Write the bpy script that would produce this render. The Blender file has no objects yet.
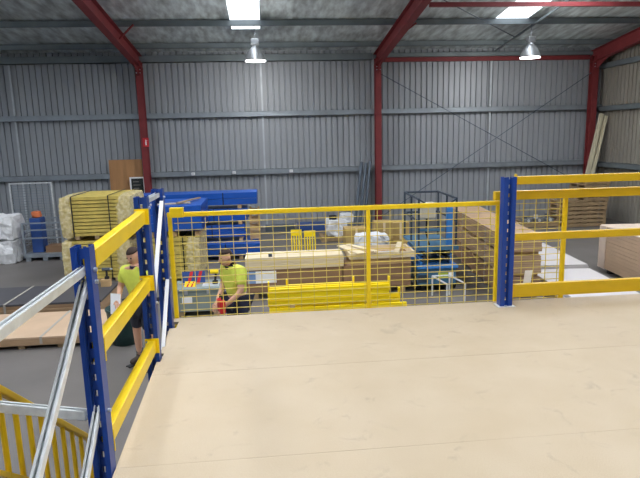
import bpy, bmesh, math, random
from mathutils import Vector, Matrix, noise
from math import sin, cos, pi, radians
random.seed(7)
SC = bpy.context.scene
COL = SC.collection

# ------------------------------------------------------------------ materials
def S(h):
    h = h.lstrip('#'); c = [int(h[i:i+2], 16)/255 for i in (0, 2, 4)]
    return tuple((x/12.92 if x <= .04045 else ((x+.055)/1.055)**2.4) for x in c) + (1,)

def mat(name, col, rough=.6, metal=0, var=.0, scale=4, bump=0, bscale=30, spec=.4, stretch=None, col2=None, detail=4):
    m = bpy.data.materials.new(name); m.use_nodes = True
    nt = m.node_tree; b = nt.nodes['Principled BSDF']
    c = S(col)
    b.inputs['Base Color'].default_value = c
    b.inputs['Roughness'].default_value = rough
    b.inputs['Metallic'].default_value = metal
    b.inputs['Specular IOR Level'].default_value = spec
    tc = None
    if var or bump or col2:
        tc = nt.nodes.new('ShaderNodeTexCoord'); mp = nt.nodes.new('ShaderNodeMapping')
        nt.links.new(tc.outputs['Object'], mp.inputs['Vector'])
        if stretch: mp.inputs['Scale'].default_value = stretch
    if var or col2:
        n = nt.nodes.new('ShaderNodeTexNoise'); n.inputs['Scale'].default_value = scale; n.inputs['Detail'].default_value = detail
        nt.links.new(mp.outputs['Vector'], n.inputs['Vector'])
        r = nt.nodes.new('ShaderNodeValToRGB')
        r.color_ramp.elements[0].position = .3; r.color_ramp.elements[1].position = .7
        if col2:
            r.color_ramp.elements[0].color = S(col2); r.color_ramp.elements[1].color = c
        else:
            r.color_ramp.elements[0].color = tuple(x*(1-var) for x in c[:3]) + (1,)
            r.color_ramp.elements[1].color = tuple(min(1, x*(1+var)) for x in c[:3]) + (1,)
        nt.links.new(n.outputs['Fac'], r.inputs['Fac'])
        nt.links.new(r.outputs['Color'], b.inputs['Base Color'])
    if bump:
        n2 = nt.nodes.new('ShaderNodeTexNoise'); n2.inputs['Scale'].default_value = bscale; n2.inputs['Detail'].default_value = 5
        nt.links.new(mp.outputs['Vector'], n2.inputs['Vector'])
        bp = nt.nodes.new('ShaderNodeBump'); bp.inputs['Strength'].default_value = bump; bp.inputs['Distance'].default_value = .02
        nt.links.new(n2.outputs['Fac'], bp.inputs['Height'])
        nt.links.new(bp.outputs['Normal'], b.inputs['Normal'])
    return m

def emat(name, col, strength):
    m = mat(name, col, .5)
    b = m.node_tree.nodes['Principled BSDF']
    b.inputs['Emission Color'].default_value = S(col); b.inputs['Emission Strength'].default_value = strength
    return m

M = {}
M['wall'] = mat('wall_sheet', '#a6abb1', .5, .25, .07, .8, 0, stretch=(1, 1, .3))
M['wallr'] = mat('wall_sheet_warm', '#a39e93', .5, .2, .08, .8, stretch=(1, 1, .3))
M['girt'] = mat('galvanised_girt', '#9aa3ab', .45, .5, .12, 3)
M['purlin'] = mat('galvanised_purlin', '#818b8f', .5, .4, .15, 2)
M['foil'] = mat('roof_foil', '#c9d2d3', .34, .25, .45, 1.6, 1.0, 2.6, stretch=(3.2, .9, 1))  # crease highlights put into the colour as streaks along the slope
M['red'] = mat('red_oxide', '#813437', .55, 0, .12, 3)
M['floor'] = mat('concrete_floor', '#6d6966', .5, 0, .12, .9, .05, 40, detail=8)
M['deck'] = mat('particleboard', '#c5b59c', .6, 0, 0, 3, .05, 120, col2='#bdac91', detail=9)
def scuff(m):
    nt = m.node_tree; b = nt.nodes['Principled BSDF']; src = b.inputs['Base Color'].links[0].from_socket
    tc = nt.nodes.new('ShaderNodeTexCoord')
    n = nt.nodes.new('ShaderNodeTexNoise'); n.inputs['Scale'].default_value = 5.5; n.inputs['Detail'].default_value = 9; n.inputs['Roughness'].default_value = .72; n.inputs['Distortion'].default_value = .8
    nt.links.new(tc.outputs['Object'], n.inputs['Vector'])
    r = nt.nodes.new('ShaderNodeValToRGB'); r.color_ramp.elements[0].position = .57; r.color_ramp.elements[0].color = (0, 0, 0, 1); r.color_ramp.elements[1].position = .78; r.color_ramp.elements[1].color = (.6, .6, .6, 1)
    nt.links.new(n.outputs['Fac'], r.inputs['Fac'])
    f = nt.nodes.new('ShaderNodeTexNoise'); f.inputs['Scale'].default_value = 260; f.inputs['Detail'].default_value = 2; nt.links.new(tc.outputs['Object'], f.inputs['Vector'])
    fr_ = nt.nodes.new('ShaderNodeValToRGB'); fr_.color_ramp.elements[0].position = .35; fr_.color_ramp.elements[0].color = (.78, .76, .72, 1); fr_.color_ramp.elements[1].position = .6; fr_.color_ramp.elements[1].color = (1.0, 1.0, 1.0, 1)
    nt.links.new(f.outputs['Fac'], fr_.inputs['Fac'])
    mu = nt.nodes.new('ShaderNodeMix'); mu.data_type = 'RGBA'; mu.blend_type = 'MULTIPLY'; mu.inputs[0].default_value = 1
    nt.links.new(src, mu.inputs[6]); nt.links.new(fr_.outputs['Color'], mu.inputs[7])
    mx = nt.nodes.new('ShaderNodeMix'); mx.data_type = 'RGBA'; nt.links.new(r.outputs['Color'], mx.inputs[0])
    nt.links.new(mu.outputs[2], mx.inputs[6]); mx.inputs[7].default_value = S('#85776a')
    nt.links.new(mx.outputs[2], b.inputs['Base Color'])
scuff(M['deck'])
M['deckedge'] = mat('particleboard_edge', '#c0a47e', .8, 0, .15, 60)
M['blue'] = mat('blue_powdercoat', '#184092', .35, 0, .06, 8)
M['blued'] = mat('blue_powdercoat_stock', '#1a55b2', .4, 0, .1, 2)
M['yellow'] = mat('yellow_powdercoat', '#f6d21c', .35, 0, .05, 8)
M['yellowr'] = mat('yellow_powdercoat_shaded', '#d8b014', .4, 0, .05, 8)  # darker yellow: weak light on the right rails' fronts put into the colour
M['wire'] = mat('yellow_wire', '#e2cb62', .4)
M['galv'] = mat('galvanised_brace', '#e4e8e9', .3, .35, .1, 18)
M['whitepaint'] = mat('white_paint', '#f2f3f5', .4)
M['bolt'] = mat('zinc_bolt', '#cfd4da', .3, .8)
M['dark'] = mat('dark_gap', '#26262a', .8)
M['ply'] = mat('plywood', '#b98a5c', .6, 0, .12, 3, stretch=(3, 1, .4))
M['mdf'] = mat('board_brown', '#ad9070', .7, 0, .06, 3)
M['mdftop'] = mat('board_top', '#c6ab8f', .65, 0, .06, 2)
M['darksheet'] = mat('black_film_face', '#4b4b50', .5, 0, .12, 2)
M['carton'] = mat('brown_carton', '#94755a', .8, 0, .08, 3)
M['pine'] = mat('pale_pine', '#e4d3b0', .6, 0, .1, 4, stretch=(.3, 3, 3))
M['pine2'] = mat('raw_pine', '#c8a678', .7, 0, .15, 5, stretch=(1, 3, 3))
M['pallet'] = mat('weathered_pallet', '#a58d6b', .8, 0, .18, 5)
M['ystock'] = mat('pale_yellow_stock', '#cfba62', .5, 0, .16, 5)
M['film'] = mat('crinkled_film', '#e3d6ab', .25, 0, .3, 14, .5, 30, col2='#c4b172')
M['wfilm'] = mat('white_film', '#e6e8ea', .35, 0, .1, 8, .6, 10)
M['strap'] = mat('black_strap', '#222222', .5)
M['gstrap'] = mat('grey_strap', '#a9a59c', .6)
M['steelbox'] = mat('grey_green_steel', '#8d9a97', .5, .1, .08, 4)
M['white'] = mat('white_board', '#cbc7c6', .5, 0, .03, 2)
M['label'] = mat('white_label', '#fafafa', .6)
M['labelblue'] = mat('blue_label', '#7f9fd0', .6)
M['redplastic'] = mat('red_plastic', '#d02a2e', .4)
M['skin'] = mat('skin', '#d8a88b', .6)
M['hivis'] = mat('hi_vis_yellow', '#d9e25a', .8, 0, .08, 12)
M['navy'] = mat('navy_cloth', '#2a2e42', .85, 0, .1, 10)
M['darkcloth'] = mat('dark_cloth', '#3a3d46', .85, 0, .1, 10)
M['hair'] = mat('brown_hair', '#3a2a22', .7)
M['boot'] = mat('boot_leather', '#4a4038', .7)
M['sock'] = mat('grey_sock', '#7d7d80', .9)
M['eye'] = mat('eye_dark', '#1c1816', .3)
M['lip'] = mat('lip', '#9a5a50', .5)
M['liftblue'] = mat('lift_blue', '#44708f', .45, 0, .12, 5)
M['liftdark'] = mat('lift_dark', '#34414f', .5, 0, .12, 5)
M['panelblue'] = mat('bright_blue', '#3a80c8', .4)
M['beige'] = mat('beige_plastic', '#cfcabb', .5)
M['tyre'] = mat('rubber', '#2a2a2c', .8)
M['green'] = mat('lime_sticker', '#b7c94a', .5)
M['greenbin'] = mat('dark_green_plastic', '#1f3d3c', .45, 0, .1, 6)
M['cream'] = mat('cream_metal', '#d9d3b8', .45, 0, .05, 4)
M['darksteel'] = mat('dark_steel', '#5f6975', .4, .5, .1, 4)
M['alu'] = mat('spun_aluminium', '#c7ccd0', .3, .6, .05, 5)
M['lampglow'] = emat('lamp_glow', '#ffffff', 14)
M['tanfilm'] = mat('tinted_film', '#e0cdbb', .35, 0, .06, 6, .3, 10)
M['lightgalv'] = mat('light_galvanised', '#c3cacf', .45, .3, .1, 3)
M['sky'] = emat('skylight_panel', '#f4f8ff', 19.5)
M['skydim'] = emat('skylight_panel_dimmed', '#f4f8ff', 2.6)  # same skylight sheet, glow cut so the purlin beside it stays dark
M['boardblack'] = mat('blackboard', '#2b302e', .6, 0, .1, 12)
M['signred'] = mat('sign_red', '#cf3038', .5)
M['card'] = mat('cardboard', '#b59a63', .8, 0, .1, 4)
M['ydeep'] = mat('deep_yellow', '#ffe010', .4)
M['stockblue'] = mat('dull_blue', '#2f4f8f', .5, 0, .1, 4)
M['scrap'] = mat('grey_casting', '#8b8f90', .5, .3, .2, 9)
M['orange'] = mat('orange_plastic', '#d8774a', .5)

# --------------------------------------------------------------- mesh helpers
class MB:
    def __init__(s): s.v = []; s.f = []
    def add(s, vs, fs):
        o = len(s.v); s.v += [Vector(v) for v in vs]; s.f += [tuple(i+o for i in f) for f in fs]; return s
    def hexa(s, p):   # p: 8 points, bottom ccw then top ccw
        return s.add(p, [(3,2,1,0),(4,5,6,7),(0,1,5,4),(1,2,6,5),(2,3,7,6),(3,0,4,7)])
    def box(s, x0, x1, y0, y1, z0, z1):
        return s.hexa([(x0,y0,z0),(x1,y0,z0),(x1,y1,z0),(x0,y1,z0),(x0,y0,z1),(x1,y0,z1),(x1,y1,z1),(x0,y1,z1)])
    def bar(s, p, q, w, h, up=(0,0,1)):
        p, q = Vector(p), Vector(q); d = (q-p).normalized(); up = Vector(up)
        if abs(d.dot(up)) > .98: up = Vector((0,1,0))
        a = d.cross(up).normalized(); b = a.cross(d).normalized()
        a *= w/2; b *= h/2
        return s.hexa([p-a-b, p+a-b, q+a-b, q-a-b, p-a+b, p+a+b, q+a+b, q-a+b])
    def tube(s, p, q, r, n=10, r2=None, cap=True):
        p, q = Vector(p), Vector(q); d = (q-p).normalized(); up = Vector((0,0,1))
        if abs(d.dot(up)) > .95: up = Vector((0,1,0))
        a = d.cross(up).normalized(); b = a.cross(d).normalized(); r2 = r if r2 is None else r2
        vs = [p+(a*cos(2*pi*i/n)+b*sin(2*pi*i/n))*r for i in range(n)] + [q+(a*cos(2*pi*i/n)+b*sin(2*pi*i/n))*r2 for i in range(n)]
        fs = [(i, (i+1) % n, n+(i+1) % n, n+i) for i in range(n)]
        if cap: fs += [tuple(range(n-1, -1, -1)), tuple(range(n, 2*n))]
        return s.add(vs, fs)
    def path(s, pts, r, n=8):
        for a, b in zip(pts, pts[1:]): s.tube(a, b, r, n)
        for c in pts[1:-1]: s.ball(c, (r, r, r), 8, 5)
        return s
    def ball(s, c, r, n=12, m=8):
        c = Vector(c); vs = [c+Vector((0,0,-r[2]))]
        for j in range(1, m):
            t = -pi/2+pi*j/m
            vs += [c+Vector((r[0]*cos(t)*cos(2*pi*i/n), r[1]*cos(t)*sin(2*pi*i/n), r[2]*sin(t))) for i in range(n)]
        vs.append(c+Vector((0,0,r[2]))); fs = []
        for i in range(n): fs.append((0, 1+(i+1) % n, 1+i))
        for j in range(m-2):
            for i in range(n): fs.append((1+j*n+i, 1+j*n+(i+1) % n, 1+(j+1)*n+(i+1) % n, 1+(j+1)*n+i))
        L = len(vs)-1
        for i in range(n): fs.append((1+(m-2)*n+i, 1+(m-2)*n+(i+1) % n, L))
        return s.add(vs, fs)
    def lathe(s, prof, c=(0,0,0), n=24):
        c = Vector(c); vs = []
        for r, z in prof: vs += [c+Vector((r*cos(2*pi*i/n), r*sin(2*pi*i/n), z)) for i in range(n)]
        fs = []
        for j in range(len(prof)-1):
            for i in range(n): fs.append((j*n+i, j*n+(i+1) % n, (j+1)*n+(i+1) % n, (j+1)*n+i))
        fs.append(tuple(range(n-1, -1, -1))); k = (len(prof)-1)*n; fs.append(tuple(range(k, k+n)))
        return s.add(vs, fs)
    def crumple(s, x0, x1, y0, y1, z0, z1, amp=.03, freq=7, step=.08, seed=0):
        bm = bmesh.new(); bmesh.ops.create_cube(bm, size=1)
        sx, sy, sz = x1-x0, y1-y0, z1-z0
        for v in bm.verts: v.co = Vector(((v.co.x+.5)*sx+x0, (v.co.y+.5)*sy+y0, (v.co.z+.5)*sz+z0))
        for ax, L in ((0, sx), (1, sy), (2, sz)):
            k = min(34, max(1, int(L/step)))
            es = [e for e in bm.edges if abs((e.verts[0].co-e.verts[1].co)[ax]) > L*.9]
            if k > 1: bmesh.ops.subdivide_edges(bm, edges=es, cuts=k-1, use_grid_fill=True)
        c = Vector(((x0+x1)/2, (y0+y1)/2, (z0+z1)/2))
        bm.verts.ensure_lookup_table()
        for v in bm.verts:
            q = v.co*freq+Vector((seed*3.1, seed*1.7, seed))
            d = noise.noise_vector(q)*amp+noise.noise_vector(q*2.3)*amp*.5
            k = Vector(((v.co.x-c.x)/sx*2, (v.co.y-c.y)/sy*2, (v.co.z-c.z)/sz*2))
            corner = max(0, k.length-1.15)
            v.co = v.co+d-(v.co-c)*corner*.16
            if v.co.z < z0: v.co.z = z0
            if v.co.z > z1: v.co.z = z1
        bm.verts.index_update()
        o = len(s.v); s.v += [v.co.copy() for v in bm.verts]; s.f += [tuple(v.index+o for v in f.verts) for f in bm.faces]
        bm.free(); return s
    def build(s, name, m, parent=None, bevel=0, smooth=False, loc=None):
        me = bpy.data.meshes.new(name); me.from_pydata([tuple(v) for v in s.v], [], s.f)
        bm = bmesh.new(); bm.from_mesh(me); bmesh.ops.recalc_face_normals(bm, faces=bm.faces); bm.to_mesh(me); bm.free()
        if smooth:
            for p in me.polygons: p.use_smooth = True
        me.materials.append(M[m] if isinstance(m, str) else m)
        o = bpy.data.objects.new(name, me); COL.objects.link(o)
        if parent: o.parent = parent
        if loc: o.location = loc
        if bevel:
            b = o.modifiers.new('bevel', 'BEVEL'); b.width = bevel; b.segments = 2; b.limit_method = 'ANGLE'
        return o

def tag(o, label, cat, group=None, kind=None):
    o['label'] = label; o['category'] = cat
    if group: o['group'] = group
    if kind: o['kind'] = kind
    return o
def thing(name, label, cat, loc=(0,0,0), rz=0, group=None):
    o = bpy.data.objects.new(name, None); o.empty_display_size = .2; COL.objects.link(o)
    o.location = loc; o.rotation_euler = (0, 0, rz)
    return tag(o, label, cat, group)
def copy_tree(o, parent=None):
    c = o.copy(); COL.objects.link(c)
    if parent: c.parent = parent
    for ch in list(o.children): copy_tree(ch, c)
    return c
def struct(name, mb, m, **k):
    o = mb.build(name, m, **k); o['kind'] = 'structure'; return o
def B(*a): return MB().box(*a)

# -------------------------------------------------------------------- setting
XL, XR, YB, YF = -13.0, 12.25, 20.0, -7.0
ROOF0, SL = 5.9, .127
def roofz(y): return ROOF0+SL*(YB-y)
struct('floor', B(XL, XR+.3, YF, YB+.3, -.15, 0), 'floor')

def corrugated(a, b, z0, z1, pitch=.2, rib=.056, dep=.05):
    # outline along u with v = depth outward; returns list of (u, v)
    pts = []; u = a
    while u < b:
        pts += [(u, 0), (min(b, u+pitch-rib), 0), (min(b, u+pitch-rib+.012), dep), (min(b, u+pitch-.012), dep)]; u += pitch
    pts.append((b, 0)); return pts
def wall(name, prof, z0, z1, fn, m):
    mb = MB(); n = len(prof)
    vs = [fn(u, v, z0) for u, v in prof]+[fn(u, v, z1) for u, v in prof]
    vs += [fn(u, .09, z0) for u, v in prof]+[fn(u, .09, z1) for u, v in prof]
    fs = []
    for i in range(n-1):
        if abs(prof[i][0]-prof[i+1][0]) < 1e-6 and prof[i][1] == prof[i+1][1]: continue
        fs += [(i, i+1, n+i+1, n+i), (2*n+i, 3*n+i, 3*n+i+1, 2*n+i+1), (i, 2*n+i, 2*n+i+1, i+1), (n+i, n+i+1, 3*n+i+1, 3*n+i)]
    mb.add(vs, fs)
    return struct(name, mb, m)
wall('wall_back', corrugated(XL, XR+.1, 0, 6), 0, 6.16, lambda u, v, z: (u, YB+v, z), 'wall')
wall('wall_right', corrugated(YF, YB, 0, 6), 0, 9.4, lambda u, v, z: (XR+v, u, z), 'wallr')
wall('wall_left', corrugated(YF, YB, 0, 6), 0, 9.4, lambda u, v, z: (XL-v, u, z), 'wall')

wall('wall_front', corrugated(XL, XR+.1, 0, 6), 0, 9.4, lambda u, v, z: (u, YF-v, z), 'wall')

# skylight strips and roof sheeting with openings
SKY = [(-9.1, -8.2), (-.84, .0), (6.95, 7.95)]
SKYY = (17.75, -5.0)
SKYE = {-9.1: 17.75, -.84: 17.75, 6.95: 16.95}
mb = MB()
def roofslab(x0, x1, y0, y1, dz0=.19, dz1=.26):
    mb.hexa([(x0,y0,roofz(y0)+dz0),(x1,y0,roofz(y0)+dz0),(x1,y1,roofz(y1)+dz0),(x0,y1,roofz(y1)+dz0),
             (x0,y0,roofz(y0)+dz1),(x1,y0,roofz(y0)+dz1),(x1,y1,roofz(y1)+dz1),(x0,y1,roofz(y1)+dz1)])
xs = [XL-.1]+[v for s in SKY for v in s]+[XR+.2]
for i in range(0, len(xs), 2): roofslab(xs[i], xs[i+1], YF, YB+.2)
for a, b in SKY:
    roofslab(a, b, SKYE[a], YB+.2); roofslab(a, b, YF, SKYY[1])
struct('ceiling', mb, 'foil')
k = 0
for a, b in SKY:
    for y0, y1, m in ((-5.0, 14.5, 'sky'), (14.5, SKYE[a], 'skydim')):
        mb = MB(); k += 1
        mb.hexa([(a,y0,roofz(y0)+.21),(b,y0,roofz(y0)+.21),(b,y1,roofz(y1)+.21),(a,y1,roofz(y1)+.21),
                 (a,y0,roofz(y0)+.25),(b,y0,roofz(y0)+.25),(b,y1,roofz(y1)+.25),(a,y1,roofz(y1)+.25)])
        struct('window_%d' % k, mb, m)

# foil folds between purlins: bump, with highlights painted into the foil colour
PUR = [19.0, 16.85, 14.45, 12.2, 9.9, 7.6, 5.3, 3.0, .7, -1.6, -3.9]
t = 0
def trim(mb, m, **k):
    global t; t += 1
    return struct('trim_%d' % t, mb, m, **k)
for y in PUR:      # Z purlins
    z = roofz(y)
    q = MB().box(XL, XR, y-.012, y+.0, z, z+.17).box(XL, XR, y-.07, y, z, z+.012).box(XL, XR, y, y+.07, z+.158, z+.17)
    trim(q, 'purlin')
CX = [-12.02, -4.03, 3.96, 11.78]
YW = YB-.02
for z in (2.0, 3.98):   # wall girts
    q = MB().box(XL, XR, YW-.17, YW-.158, z-.09, z+.09).box(XL, XR, YW-.17, YW, z+.08, z+.09).box(XL, XR, YW-.17, YW, z-.09, z-.08)
    trim(q, 'girt')
    q = MB().box(XR-.17, XR-.158, YF, YB-.2, z-.17, z+.01).box(XR-.17, XR, YF, YB-.2, z, z+.01).box(XR-.17, XR, YF, YB-.2, z-.17, z-.16)
    trim(q, 'purlin')
q = MB().box(XR-.17, XR-.158, YF, YB-.2, 5.3, 5.48).box(XR-.17, XR, YF, YB-.2, 5.47, 5.48).box(XR-.17, XR, YF, YB-.2, 5.3, 5.31)
trim(q, 'purlin')
trim(MB().box(XL, 3.8, YB-.22, YB-.02, 5.72, 5.94).box(XL, 3.8, YB-.26, YB-.02, 5.72, 5.735), 'purlin')       # eave purlin, two bays
trim(MB().box(4.1, XR, YB-.22, YB-.02, 5.80, 5.94), 'purlin')
for x in (-8.2, -.03, 8.07):     # bridging between girts, vertical channels
    q = MB()
    for a, b in ((.02, 1.9), (2.1, 3.88), (4.08, 5.7)): q.box(x-.03, x+.03, YW-.12, YW-.07, a, b)
    trim(q, 'lightgalv')

for x in (8.15,):
    trim(MB().bar((x, 19.75, roofz(19.75)+.02), (x, 9.9, roofz(9.9)+.02), .05, .05), 'purlin')
# portal frames
def ibeam(mb, p, q, d, w, tf=.014, tw=.01):     # p->q centreline, depth d in YZ plane, width w in X
    p, q = Vector(p), Vector(q); a = (q-p).normalized(); nrm = Vector((0, -a.z, a.y))
    X = Vector((w/2, 0, 0)); T = Vector((tw/2, 0, 0))
    def plate(c0, c1, hx, hn):
        n = nrm*hn
        mb.hexa([c0-hx-n, c0+hx-n, c1+hx-n, c1-hx-n, c0-hx+n, c0+hx+n, c1+hx+n, c1-hx+n])
    plate(p+nrm*(d/2-tf/2), q+nrm*(d/2-tf/2), X, tf/2); plate(p-nrm*(d/2-tf/2), q-nrm*(d/2-tf/2), X, tf/2)
    plate(p, q, T, d/2-tf); return mb
frames = ['red steel portal frame at the far left, beyond the photo edge', 'red steel column and rafter carrying the small red safety sign',
          'red steel column and rafter in the middle of the back wall', 'dark red corner column and rafter beside the right wall']
for i, x in enumerate(CX):
    if i == 0: continue
    f = thing('portal_frame', frames[i], 'frame', (x, 0, 0))
    ibeam(MB(), (0, 19.67, .02), (0, 19.67, 5.75), .28, .2).build('column', 'red', f)
    MB().box(-.15, .15, 19.48, 19.86, 0, .02).build('base_plate', 'red', f)
    y0, y1 = 19.86, -6.5
    ibeam(MB(), (0, y0, roofz(y0)-.21), (0, y1, roofz(y1)-.21), .41, .22).build('rafter', 'red', f)
    MB().hexa([(-.006,18.7,roofz(18.7)-.36),(.006,18.7,roofz(18.7)-.36),(.006,19.53,5.25),(-.006,19.53,5.25),
               (-.006,18.7,roofz(18.7)-.33),(.006,18.7,roofz(18.7)-.33),(.006,19.53,roofz(19.53)-.33),(-.006,19.53,roofz(19.53)-.33)]).build('haunch', 'red', f)
    for yy in (16.72, 12.2): MB().bar((.09, yy+.25, roofz(yy)-.31), (.55, yy, roofz(yy)+.02), .04, .04).build('fly_brace', 'red', f)
    b = MB()
    for dx in (-.06, .06):
        for dz in (0, .1): b.tube((dx, 19.53, 5.36+dz), (dx, 19.50, 5.36+dz), .016, 8)
    b.build('bolt', 'bolt', f)
tag(B(4.07, 11.66, 13.86, 13.96, 6.17, 6.27).build('tie_beam', 'red'), 'long thin red tube spanning under the roof near the right skylight', 'beam')
tag(B(4.07, 11.66, YB-.22, YB-.10, 5.64, 5.78).build('eave_beam', 'red'), 'dark red beam along the top of the back wall, right bay', 'beam')
tag(MB().tube((4.07, 19.62, 5.22), (11.62, 19.62, 1.17), .014, 8).build('bracing_rod', 'darksteel'), 'thin dark bracing rod falling from the middle column towards the pallets', 'rod')
tag(MB().tube((11.62, 19.58, 5.15), (4.07, 19.58, .30), .014, 8).build('bracing_rod', 'darksteel'), 'thin dark bracing rod falling from the corner column towards the lift', 'rod')
tag(MB().tube((4.1, 14.2, roofz(14.2)-.05), (8.0, 17.9, roofz(17.9)-.05), .014, 8).build('roof_rod', 'darksteel'), 'thin rod running diagonally under the roof beside the middle rafter', 'rod')

for x, lab in ((-2.5, 'small pale junction box on the wall rail, above the blue crate'), (-1.1, 'small pale junction box on the wall rail, above the long blue beams'), (.88, 'small pale junction box on the wall rail, above the yellow slotted panels')):
    g = thing('junction_box', lab, 'box', (x, 19.81, 1.95), 0); B(-.06, .06, -.07, 0, 0, .1).build('body', 'label', g, bevel=.008); B(-.035, .035, -.078, -.07, .02, .08).build('cover', 'galv', g)
# high bay lamps
def lamp(x, label):
    y = 16.85; ztop = roofz(y); zr = 5.35
    g = thing('high_bay_lamp', label, 'lamp', (x, y-.03, zr), 0, 'high bay lamps')
    MB().lathe([(.30, 0), (.30, .02), (.285, .06), (.25, .16), (.19, .27), (.12, .35), (.085, .385), (.07, .385), (.115, .335), (.18, .255), (.235, .15), (.27, .05), (.28, .0)]).build('reflector', 'alu', g, smooth=True)
    MB().lathe([(.294, -.012), (.294, .006)]).build('lens', 'lampglow', g)
    MB().lathe([(.055, .37), (.075, .40), (.075, .43)]).build('neck', 'alu', g)
    h = MB().box(-.11, .11, -.09, .09, .43, .60).build('gear_box', 'alu', g, bevel=.02)
    for k in range(4): MB().box(-.12, .12, -.1, .1, .45+.04*k, .46+.04*k).build('cooling_fin', 'alu', h)
    MB().path([(0, 0, .60), (0, 0, .70), (.03, 0, .74), (0, 0, .78)], .014).build('hook', 'bolt', g)
    MB().tube((0, 0, .76), (0, 0, ztop-zr+.02), .008, 6).build('drop_cord', 'darksteel', g)
    return g
lamp(-.165, 'bell shaped aluminium lamp hanging below the left bright skylight')
lamp(8.03, 'bell shaped aluminium lamp hanging below the right skylight, by the corner')

# ------------------------------------------------------------------ mezzanine
DZ = 1.7
dk = thing('mezzanine_deck', 'pale particleboard mezzanine floor with scuffs in the foreground', 'deck', (0, 0, 0))
def exl(y): return -.75-(y-2.38)*.037
rows = [(-1.9, -.75), (-.75, .32), (.32, 1.39), (1.39, 2.455), (2.455, 3.50), (3.50, 4.665)]
for k, (y0, y1) in enumerate(rows):
    cuts = [None, 3.45, 4.9]
    for a, b in zip(cuts, cuts[1:]):
        g = (.0009, .0009, .0009, .0009, .0004, .0003)[k]
        if k == 5 and a is None:
            nt_ = [(exl(3.50), 3.502), (b-g, 3.502), (b-g, y1-g), (exl(y1), y1-g), (exl(4.57), 4.57), (-.775, 4.57), (-.775, 4.41), (exl(4.41), 4.41), (exl(3.87), 3.87), (-.775, 3.87), (-.775, 3.72), (exl(3.72), 3.72)]
            n_ = len(nt_); MB().add([(x, y, DZ-.02) for x, y in nt_]+[(x, y, DZ) for x, y in nt_], [tuple(range(n_-1, -1, -1)), tuple(range(n_, 2*n_))]+[(i, (i+1) % n_, n_+(i+1) % n_, n_+i) for i in range(n_)]).build('deck_board', 'deck', dk)
            continue
        xa0 = exl(y0) if a is None else a+g; xa1 = exl(y1) if a is None else a+g
        e = y1-.011*0 - g
        MB().hexa([(xa0, y0+g, DZ-.02), (b-g, y0+g, DZ-.02), (b-g, e, DZ-.02), (xa1, e, DZ-.02),
                   (xa0, y0+g, DZ), (b-g, y0+g, DZ), (b-g, e, DZ), (xa1, e, DZ)]).build('deck_board', 'deck', dk)
for y in [-1.6, -.4, .8, 2.0, 3.2, 4.4]:
    MB().box(-.68, 4.85, y-.03, y+.03, DZ-.14, DZ-.021).build('joist', 'galv', dk)
MB().box(-.72, 4.88, 4.52, 4.57, DZ-.30, DZ-.15).build('edge_beam', 'yellowr', dk)
MB().bar((-.66, 4.5, DZ-.2), (-.66, -1.8, DZ-.2), .05, .1).build('edge_beam', 'yellowr', dk)
for x, y in ((.4, 4.2), (4.8, 4.2), (4.8, -1.5), (-.6, -1.5)):
    MB().box(x-.05, x+.05, y-.05, y+.05, 0, DZ-.141).build('support_post', 'blue', dk)

def upright(mb, x, y, z0, z1, w=.086, d=.075):
    # perforated channel, front facing -Y, front face at y
    t_ = .004; hw = w/2; gv = .018; gd = .03
    for sg in (-1, 1):
        a, b = sorted((x+sg*gv, x+sg*hw)); mb.box(a, b, y, y+t_, z0, z1)
        a, b = sorted((x+sg*(hw-t_), x+sg*hw)); mb.box(a, b, y+t_, y+d, z0, z1)
        a, b = sorted((x+sg*(hw-.024), x+sg*hw-sg*t_)); mb.box(a, b, y+d-t_, y+d, z0, z1)
        a, b = sorted((x+sg*(gv-t_), x+sg*gv)); mb.box(a, b, y+t_, y+gd, z0, z1)
        a, b = sorted((x+sg*.007, x+sg*(gv-t_))); mb.box(a, b, y+gd-t_, y+gd, z0, z1)
    z = z0; 
    while z < z1:
        mb.box(x-.007, x+.007, y+gd-t_, y+gd, z, min(z1, z+.045)); z += .075
    return mb
def bolt(parent, p, axis=(1,0,0), r=.009):
    p = Vector(p); a = Vector(axis); MB().tube(p-a*.004, p+a*.012, r, 8).build('bolt', 'bolt', parent)
def cchan(p, q, w=.04, h=.03):
    p, q = Vector(p), Vector(q); d = (q-p).normalized(); up = Vector((0,0,1)); a = d.cross(up).normalized(); b = a.cross(d).normalized()
    m_ = MB(); m_.bar(p, q, w, .003, b) if False else None
    m_.bar(p-b*h/2, q-b*h/2, w, .004, b); m_.bar(p+a*w/2, q+a*w/2, .004, h, b); m_.bar(p-a*w/2, q-a*w/2, .004, h, b)
    m_.bar(p+a*(w/2-.004)+b*h/2, q+a*(w/2-.004)+b*h/2, .009, .004, b); m_.bar(p-a*(w/2-.004)+b*h/2, q-a*(w/2-.004)+b*h/2, .009, .004, b)
    return m_

fr = thing('storage_rack', 'nearest blue perforated rack post with galvanised braces, at the deck edge', 'rack frame', (-.798, 2.40, 0))
upright(MB(), .003, 0, .006, 2.76, .078).build('upright', 'blue', fr)
upright(MB(), 0, -1.3, .006, 2.76).build('upright', 'blue', fr)
for yy in (0, -1.3): MB().box(-.07, .07, yy-.03, yy+.10, 0, .006).build('foot_plate', 'galv', fr)
cchan((0, .05, 2.655), (0, -1.25, 2.655), .028, .032).build('brace', 'galv', fr)
cchan((0, .04, 2.605), (0, -1.25, 1.66), .028, .03).build('brace', 'galv', fr)
cchan((0, .04, 2.025), (0, -1.25, 1.0), .026, .028).build('brace', 'galv', fr)
cchan((0, .04, 1.30), (0, -1.25, .4), .026, .028).build('brace', 'galv', fr)
for z in (2.655, 2.60, 2.0): bolt(fr, (.043, .04, z))
tag(cchan((-.85, 2.44, 1.985), (-1.525, 2.63, 2.0), .03, .04).build('tie_rail', 'galv'), 'galvanised channel running left from the nearest blue post above the stair', 'rail')

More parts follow.
